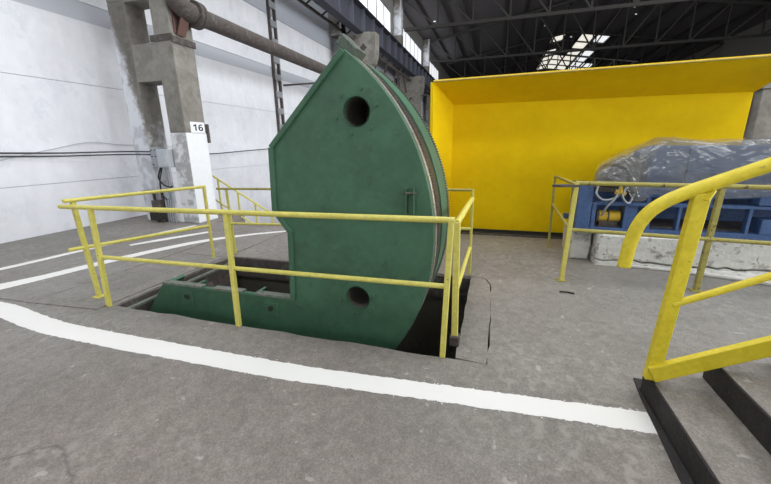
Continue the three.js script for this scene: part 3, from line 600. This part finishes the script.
  part('arm_end', bar([-3.38, 0.19, zF - 0.15], [-3.7, -0.24, zF - 0.15], 0.26, 0.04, 0.004), MAT.green, t);
  for (const [xa, xb] of [[-3.39, -2.86], [-2.72, -2.36], [-2.2, -1.76]]) part('arm_flange', bx(xa, xb, 0.188, 0.214, zF + 0.006, zF - 0.07, 0.004), MAT.flange, t);
  part('arm_flange', bx(-3.39, -1.76, 0.17, 0.19, zF + 0.004, zF - 0.06, 0.004), MAT.green, t);
  for (const [x, y] of [[-3.06, 0.065], [-2.03, 0.055]]) { const b = part('lug_plate', bx(x - 0.075, x + 0.075, y - 0.075, y + 0.075, zF + 0.014, zF - 0.005, 0.006), MAT.green, t); part('lug_bolt', rod([x, y + 0.02, zF + 0.012], [x, y + 0.02, zF + 0.032], 0.026, 14), MAT.grime, b); }
  // door-stop latch on the plate
  const la = part('latch', [bx(-0.665, -0.655, 1.07, 1.28, zF + 0.05, zF - 0.005, 0.003), bx(-0.605, -0.595, 1.07, 1.28, zF + 0.05, zF - 0.005, 0.003), bx(-0.66, -0.6, 1.07, 1.2, zF + 0.012, zF - 0.005, 0.002)], MAT.green, t); part('latch_pin', rod([-0.68, 1.24, zF + 0.036], [-0.58, 1.24, zF + 0.036], 0.012, 10), MAT.iron, la);
  // stop block and rollers on the apex
  const at45 = (u, v) => [-1.16 + (u + v) * 0.7071, 2.3 + (-u + v) * 0.7071];
  const blk = (u0, u1, v0, v1) => poly([at45(u0, v0), at45(u1, v0), at45(u1, v1), at45(u0, v1)]);
  part('stop_block', slab(blk(-0.11, 0.06, -0.01, 0.08), zF - 0.05, zF - 0.26, 0.01), MAT.rim, t);
  part('stop_bolt', rod([...at45(-0.06, 0.09), zF - 0.14], [...at45(-0.06, 0.13), zF - 0.14], 0.02, 6), MAT.iron, t); part('stop_bolt', rod([...at45(0.05, 0.09), zF - 0.14], [...at45(0.05, 0.13), zF - 0.14], 0.02, 6), MAT.iron, t);
  // beams across the pit that carry it
  const s = thing('support_beam', 'rusty steel beam along the left side of the pit', 'beam', [-3.74, -0.53, -3.4]);
  part('beam_flange', bx(-3.765, -3.71, -0.09, -0.06, -2.56, -4.26, 0.003), MAT.flange, s); part('beam_web', bx(-3.75, -3.735, -0.5, -0.09, -2.56, -4.26, 0), MAT.iron, s); part('beam_foot', bx(-3.765, -3.66, -0.53, -0.5, -2.56, -4.26, 0), MAT.iron, s);
  const r = thing('drive_roller', 'dark roller stand deep in the pit under the cradle', 'roller', [-2.3, -2.6, -3.2]);
  part('roller', rod([-2.3, -1.22, -2.8], [-2.3, -1.22, -3.6], 0.22, 30), MAT.iron, r); part('stand', [bx(-2.5, -2.1, -2.6, -1.2, -2.62, -2.72, 0.01), bx(-2.5, -2.1, -2.6, -1.2, -3.7, -3.8, 0.01)], MAT.grime, r); part('axle', rod([-2.3, -1.2, -2.62], [-2.3, -1.2, -3.8], 0.06, 16), MAT.iron, r);
}

// ---------------------------------------------------------------- guard rails round the pit
{
  const post = (a, b, t, w = 0.042, m = MAT.rail) => part('post', bar(a, b, w, w, 0.006), m, t);
  const foot = (x, z, t, m = MAT.rail, y = 0) => part('foot_plate', bx(x - 0.05, x + 0.05, y, y + 0.012, z - 0.05, z + 0.05, 0.003), m, t);
  let t = thing('guard_rail', 'pale yellow guard rail along the near edge of the pit', 'guard rail', [-2.2, 0, -2.47]);
  part('top_rail', rod([-4.27, 1.045, -2.5], [-0.255, 1.085, -2.5], 0.023), MAT.rail, t); part('mid_rail', rod([-3.83, 0.535, -2.5], [-0.3, 0.58, -2.5], 0.02), MAT.rail, t);
  post([-3.83, 0, -2.46], [-3.84, 1.045, -2.5], t); post([-2.2, 0, -2.465], [-2.21, 1.06, -2.5], t); post([-0.31, 0, -2.47], [-0.28, 1.08, -2.5], t);
  t = thing('guard_rail', 'pale yellow guard rail along the left side of the pit', 'guard rail', [-4.1, 0, -3.4]);
  part('top_rail', rod([-4.19, 1.105, -2.49], [-4.0, 1.07, -4.18], 0.021), MAT.rail, t); part('mid_rail', rod([-4.2, 0.6, -2.44], [-4.0, 0.5, -4.16], 0.02), MAT.rail, t);
  post([-4.17, 0.012, -2.6], [-4.2, 1.11, -2.58], t); post([-4.0, 0.01, -4.15], [-4.0, 1.06, -4.16], t, 0.036); foot(-4.17, -2.6, t, MAT.rail, 0.012);
  t = thing('guard_rail', 'pale yellow guard rail along the right side of the pit', 'guard rail', [-0.25, 0, -3.6]);
  part('top_rail', rod([-0.26, 1.02, -2.7], [-0.25, 0.97, -4.36], 0.026), MAT.rail, t); part('mid_rail', rod([-0.26, 0.42, -2.75], [-0.25, 0.36, -4.36], 0.022), MAT.rail, t);
  post([-0.24, 0, -2.68], [-0.26, 1.03, -2.72], t, 0.05); part('post_foot', [bx(-0.28, -0.2, 0, 0.09, -2.64, -2.72, 0.01)], MAT.iron, t);
  t = thing('guard_rail', 'thin olive guard rail along the far edge of the pit behind the cradle', 'guard rail', [-2, 0, -4.36]);
  part('top_rail', rod([-3.96, 1.02, -4.36], [-0.25, 1.075, -4.38], 0.016), MAT.olive, t); part('mid_rail', rod([-3.8, 0.5, -4.36], [-0.25, 0.6, -4.38], 0.018), MAT.rail, t);
  post([-0.24, 0, -4.4], [-0.25, 1.08, -4.38], t, 0.032); post([-2.1, 0, -4.4], [-2.1, 1.05, -4.38], t, 0.032); post([-3.8, 0.01, -4.4], [-3.8, 1.03, -4.37], t, 0.032);

  // rails beside the blue machine
  t = thing('guard_rail', 'olive yellow guard rail along the blue machine, partly behind the stair handrail', 'guard rail', [2.4, 0, -4.47]);
  part('top_rail', rod([0.86, 1.165, -4.47], [4.6, 1.13, -4.47], 0.024), MAT.olive, t); part('mid_rail', rod([0.86, 0.63, -4.47], [4.6, 0.54, -4.47], 0.022), MAT.olive, t);
  post([0.835, 0, -4.46], [0.875, 1.17, -4.47], t, 0.05, MAT.rail); post([2.2, 0, -4.5], [2.215, 1.14, -4.48], t, 0.05, MAT.olive); post([3.9, 0, -4.5], [3.9, 1.13, -4.48], t, 0.05, MAT.olive); foot(0.835, -4.46, t, MAT.olive); foot(2.2, -4.5, t, MAT.olive);
  part('end_plate', sheet([[0.62, -4.42], [0.7, -4.38], [0.9, -4.43], [0.9, -4.5], [0.68, -4.5]], 1.125, 1.15), MAT.iron, t);
  t = thing('guard_rail', 'short olive guard rail turning back toward the yellow booth', 'guard rail', [0.86, 0, -5.2]);
  part('top_rail', rod([0.87, 1.15, -4.52], [0.865, 1.12, -5.98], 0.018), MAT.olive, t); part('mid_rail', rod([0.87, 0.62, -4.5], [0.865, 0.7, -5.96], 0.018), MAT.olive, t);
  post([0.87, 0, -5.95], [0.865, 1.12, -5.97], t, 0.034, MAT.olive);
  const d = part('floor_scrap', tube([[0.76, 0.008, -4.07], [0.8, 0.02, -4.05], [0.84, 0.008, -4.08], [0.9, 0.014, -4.04]], 0.009, 16, 6), MAT.grime); describe(d, 'small dark scrap lying on the floor right of the pit', 'scrap');
}

// ---------------------------------------------------------------- plinth, blue machine and its plastic sheet
{
  const t = thing('machine_plinth', 'white painted concrete plinth with a crack, under the blue machine', 'plinth', [3, 0, -5.8]);
  const jag = []; for (let x = 1.36; x <= 5.01; x += 0.09) jag.push([x, 0.075 + rr(-0.02, 0.02)]);
  const upper = new THREE.Shape(); upper.moveTo(1.36, 0.4); upper.lineTo(1.4, 0.425); upper.lineTo(5.0, 0.425); upper.lineTo(5.0, 0.08); for (const [x, y] of [...jag].reverse()) upper.lineTo(x, y + 0.006); upper.closePath();
  const lower = new THREE.Shape(); lower.moveTo(1.36, 0); for (const [x, y] of jag) lower.lineTo(x, y - (x > 1.9 && x < 3.4 ? 0.014 : 0.005)); lower.lineTo(5.0, 0); lower.closePath();
  part('plinth_block', slab(upper, -5.2, -6.5, 0.02), MAT.plinth, t); part('plinth_footing', slab(lower, -5.2, -6.5, 0.004), MAT.plinth, t);
  part('plinth_footing', sheet([[1.42, -5.3], [1.6, -5.2], [2.2, -5.12], [2.7, -4.98], [3.1, -4.84], [5, -4.7], [5, -5.22], [1.5, -5.25]], 0, 0.045, 0.012), MAT.plinth, t);
  const s = thing('concrete_block', 'small white concrete block beside the left end of the plinth', 'block', [1.25, 0, -5.6]);
  part('block_body', slab(poly([[1.09, 0], [1.32, 0], [1.34, 0.2], [1.33, 0.36], [1.08, 0.38]]), -5.42, -6.1, 0.02), MAT.plinth, s); part('block_cap', bx(1.07, 1.34, 0.36, 0.39, -5.44, -6.08, 0.01), MAT.plinth, s);

  const m = thing('blue_machine', 'blue steel press machine on the white plinth, wrapped in clear plastic', 'machine', [3, 0.425, -5.85]), zf = -5.3, zb = -6.35;
  part('base_beam', bx(1.1, 5, 0.425, 0.5, zf, zf - 0.12, 0.006), MAT.blue, m); part('base_beam', bx(1.1, 5, 0.425, 0.5, zb + 0.12, zb, 0.006), MAT.blue, m);
  part('added_dark_pan', bx(1.32, 5, 0.5, 0.512, zf - 0.12, zf - 0.78, 0), MAT.iron, m);  // dark sheet added over the plinth top so the inside looks shaded
  part('mid_beam', bx(1.18, 5, 0.8, 0.84, zf, zf - 0.1, 0.005), MAT.blue, m);
  part('end_post', bx(1.08, 1.25, 0.44, 1.07, zf + 0.01, zf - 0.5, 0.006), MAT.blue, m);
  part('end_post', bx(1.26, 1.31, 0.44, 0.84, zf + 0.005, zf - 0.2, 0.006), MAT.blue, m);
  for (const x of [1.66, 1.93, 2.25, 2.96, 3.7]) part('upright', bx(x - 0.017, x + 0.017, 0.5, 0.8, zf, zf - 0.08, 0.004), MAT.blue, m);
  part('upright', bx(1.66, 1.8, 0.5, 0.8, zf - 0.04, zf - 0.3, 0.006), MAT.blue, m);
  part('cross_panel', bx(1.3, 5, 0.5, 0.9, zf - 0.78, zf - 0.82, 0), MAT.blue, m);
  part('side_box', bx(3.08, 3.5, 0.5, 0.68, zf + 0.01, zf - 0.2, 0.01), MAT.blue, m); part('side_box', bx(3.0, 3.4, 0.85, 0.98, zf + 0.02, zf - 0.2, 0.01), MAT.blue, m);
  part('bed', bx(1.78, 5, 0.9, 1.02, zf - 0.12, zb, 0.01), MAT.blue, m);
  for (const x of [1.9, 2.55, 3.3, 4.2]) part('bed_leg', bx(x - 0.02, x + 0.02, 0.84, 0.92, zf - 0.02, zf - 0.16, 0.004), MAT.blue, m);
  part('housing', slab(poly([[1.86, 1.0], [5, 1.0], [5, 1.52], [2.05, 1.55], [1.93, 1.5]]), zf - 0.2, zb + 0.1, 0.02), MAT.blue, m);
  part('housing_rib', [bx(2.3, 5, 1.2, 1.27, zf - 0.15, zf - 0.22, 0.006), bx(2.3, 2.38, 1.0, 1.5, zf - 0.16, zf - 0.22, 0.006), bx(3.3, 3.38, 1.0, 1.5, zf - 0.16, zf - 0.22, 0.006)], MAT.blue, m);
  part('gear_case', slab(poly([[1.36, 1.02], [1.8, 1.02], [1.83, 1.4], [1.66, 1.38], [1.42, 1.2]]), zf - 0.14, zf - 0.5, 0.03), std({ color: '#4f4837', roughness: 0.6 }), m, { label: 'dull brown gear case' });
  part('gear_bed', bx(1.3, 1.8, 0.96, 1.02, zf - 0.1, zf - 0.5, 0.006), MAT.iron, m);
  part('hub', rod([1.52, 1.22, zf - 0.02], [1.52, 1.22, zf - 0.14], 0.1, 24), MAT.iron, m);
  const mo = part('motor', rod([1.36, 0.64, zf - 0.12], [1.62, 0.64, zf - 0.12], 0.075, 24), MAT.motorYellow, m); part('motor_cap', rod([1.34, 0.64, zf - 0.12], [1.37, 0.64, zf - 0.12], 0.08, 24), MAT.iron, mo); part('motor_band', rod([1.47, 0.64, zf - 0.12], [1.49, 0.64, zf - 0.12], 0.08, 24), MAT.iron, mo); part('motor_foot', bx(1.38, 1.6, 0.5, 0.58, zf - 0.06, zf - 0.2, 0.004), MAT.iron, mo);
  for (const h of [[[1.3, 1.05, zf - 0.02], [1.28, 0.95, zf + 0.04], [1.36, 0.88, zf + 0.05], [1.5, 0.9, zf + 0.02], [1.6, 0.98, zf - 0.05]], [[1.56, 1.06, zf - 0.02], [1.5, 0.9, zf + 0.04], [1.42, 0.78, zf + 0.03], [1.4, 0.66, zf - 0.04]], [[1.62, 1.04, zf], [1.58, 0.92, zf + 0.05], [1.66, 0.84, zf + 0.04], [1.72, 0.96, zf]]]) part('hose', tube(h, 0.014, 30, 8), MAT.galvan, m);
  part('valve', [rod([1.5, 0.98, zf], [1.62, 0.95, zf + 0.01], 0.03, 12), rod([1.56, 0.96, zf + 0.03], [1.56, 1.04, zf + 0.0], 0.022, 10)], MAT.motorYellow, m);

  // plastic film: drapes over the housing, with folds
  const NU = 150, NV = 84, pos = [], idx = [];
  const kN = fbm(7, 4, 0.6), kM = fbm(16, 3, 0.6), ridge = (n) => 1 - Math.abs(2 * n - 1) * 2.2;
  for (let i = 0; i <= NU; i++) for (let j = 0; j <= NV; j++) {
    const u = i / NU, v = j / NV, x = 1.24 + u * 3.8;
    const top = x < 1.95 ? 1.24 + 0.385 * Math.pow(Math.max(0, (x - 1.24) / 0.71), 0.62) : 1.625 + 0.012 * Math.sin(x * 7);
    const hem = x < 1.55 ? 1.07 : x < 1.9 ? 1.07 - 0.2 * ss(1.55, 1.72, x) + 0.1 * ss(1.78, 1.9, x) : 0.97 - 0.04 * Math.sin((x - 1.9) * 2.6);
    let y, z; const zt = -5.42, zk = -6.3;
    if (v < 0.45) { const k = v / 0.45; y = hem + (top - 0.03 - hem) * Math.pow(k, 0.9); z = -5.22 - 0.16 * k * k; }
    else if (v < 0.7) { const k = (v - 0.45) / 0.25; y = top - 0.03 + 0.03 * Math.sin(k * Math.PI) - 0.02 * Math.sin(k * Math.PI) * Math.sin(x * 5); z = zt + 0.04 + (zk - zt) * k; }
    else { const k = (v - 0.7) / 0.3; y = top - 0.03 - (top - 0.9) * k; z = zk - 0.05 - 0.06 * k; }
    const left = ss(1.95, 1.5, x), fold = left * (0.05 * ridge(kN(u * 1.4 + v * 0.3, v * 0.5 + u)) - 0.03) + 0.012 * ridge(kN(u * 0.8 - v * 0.7 + 0.3, v * 0.4)) * 1.3 + 0.06 * (kN(u * 0.9 + v * 0.5, v * 0.35) - 0.5) + 0.035 * (kM(u * 0.8 - v * 0.6, v * 0.3) - 0.5) + 0.01 * Math.abs(Math.sin(x * 5 + v * 9 + 6 * kN(u * 0.5, v * 0.5)));
    y += fold * (v < 0.45 ? 0.35 : 0.5); z += (v < 0.45 ? 1 : v > 0.7 ? -1 : 0) * Math.abs(fold) * 1.1;
    const back = Math.max(0, Math.min(1, (-5.3 - z) / 1.0)); pos.push(x + 0.26 * back * (1 - Math.min(1, u * 3)) + (v < 0.45 ? 0.02 * (kN(v, u) - 0.5) : 0), y, z);
    if (i < NU && j < NV) { const a = i * (NV + 1) + j, b = a + NV + 1; idx.push(a, b, a + 1, b, b + 1, a + 1); }
  }
  const e0 = pos.length / 3;                                                   // gathered left end
  for (let j = 0; j <= NV; j++) { const v = j / NV; pos.push(pos[j * 3] + 0.02 - 0.02 * Math.sin(v * Math.PI), 1.05 + (pos[j * 3 + 1] - 1.05) * 0.35, pos[j * 3 + 2] * 0.85 - 5.8 * 0.15); if (j < NV) idx.push(j, j + 1, e0 + j, j + 1, e0 + j + 1, e0 + j); }
  const g = new THREE.BufferGeometry(); g.setAttribute('position', new THREE.Float32BufferAttribute(pos, 3)); g.setIndex(idx); g.computeVertexNormals();
  const film = part('plastic_sheet', g, MAT.film); describe(film, 'clear crumpled plastic sheet draped over the blue machine', 'plastic sheet');
}

// ---------------------------------------------------------------- steps and handrail at lower right
{
  const t = thing('concrete_steps', 'worn concrete steps with blackened risers at the lower right', 'steps', [1.9, 0, -1]);
  const z0 = -2.44, z1 = 1.2, rise = 0.16, run = 0.315;
  for (let k = 0; k < 5; k++) {
    const x = 1.02 + k * run;
    part('riser', bx(x - 0.01, x + 0.05, k * rise, (k + 1) * rise - 0.004, z0, z1, 0.008), MAT.riser, t);
    part('tread', bx(x, x + run + 0.03, (k + 1) * rise - 0.06, (k + 1) * rise, z0 + 0.005, z1, 0.012), MAT.floor, t);
    part('step_core', bx(x + 0.05, x + run + 0.02, 0, (k + 1) * rise - 0.06, z0 + 0.02, z1, 0), MAT.concrete, t);
  }
  part('landing', bx(2.62, 5, 0, 0.8, z0, z1, 0.01), MAT.floor, t);
  part('footing', sheet([[0.95, z1], [0.955, -1.2], [0.945, -1.6], [0.97, -2.05], [0.985, -2.35], [1.01, -2.56], [1.12, -2.55], [1.12, z0 - 0.002], [1.008, z0 - 0.002], [1.008, z1]], 0, 0.012, 0.003), MAT.riser, t, { label: 'black tarred strip at the foot of the steps' });
  const h = thing('stair_handrail', 'thick bright yellow handrail with hooked lower end rising beside the concrete steps', 'handrail', [1.6, 0, -2.3]), z = -2.3;
  const up = (x) => 1.48 + (x - 1.31) * 0.44;
  part('handrail', tube([[0.755, 0.9, z], [0.758, 0.95, z], [0.77, 1.06, z], [0.795, 1.155, z], [0.835, 1.225, z], [0.9, 1.283, z], [1.0, 1.34, z], [1.16, 1.413, z], [1.31, up(1.31), z], [1.9, up(1.9), z], [2.5, up(2.5), z]], 0.036, 120, 18), MAT.stairYellow, h);
  part('handrail_cap', new THREE.SphereGeometry(0.0355, 18, 12).scale(1, 0.35, 1).translate(0.755, 0.9, z), MAT.stairYellow, h);
  part('post', bar([1.005, 0.17, z - 0.02], [1.055, 1.335, z], 0.078, 0.05, 0.008), MAT.stairYellow, h);
  part('post', bar([2.3, 0.85, z - 0.02], [2.33, up(2.33), z], 0.088, 0.05, 0.008), MAT.stairYellow, h);
  part('mid_rail', rod([1.03, 0.685, z], [2.31, 0.685 + 1.28 * 0.53, z], 0.02, 14), MAT.stairYellow, h);
  part('stringer', bar([0.99, 0.222, z + 0.01], [2.5, 0.222 + 1.51 * 0.53, z + 0.01], 0.045, 0.1, 0.006), MAT.stairYellow, h);
  part('weld_tab', bar([1.06, 1.3, z + 0.03], [1.09, 1.35, z + 0.01], 0.045, 0.008, 0), MAT.stairYellow, h);
}

renderer.render(scene, camera);
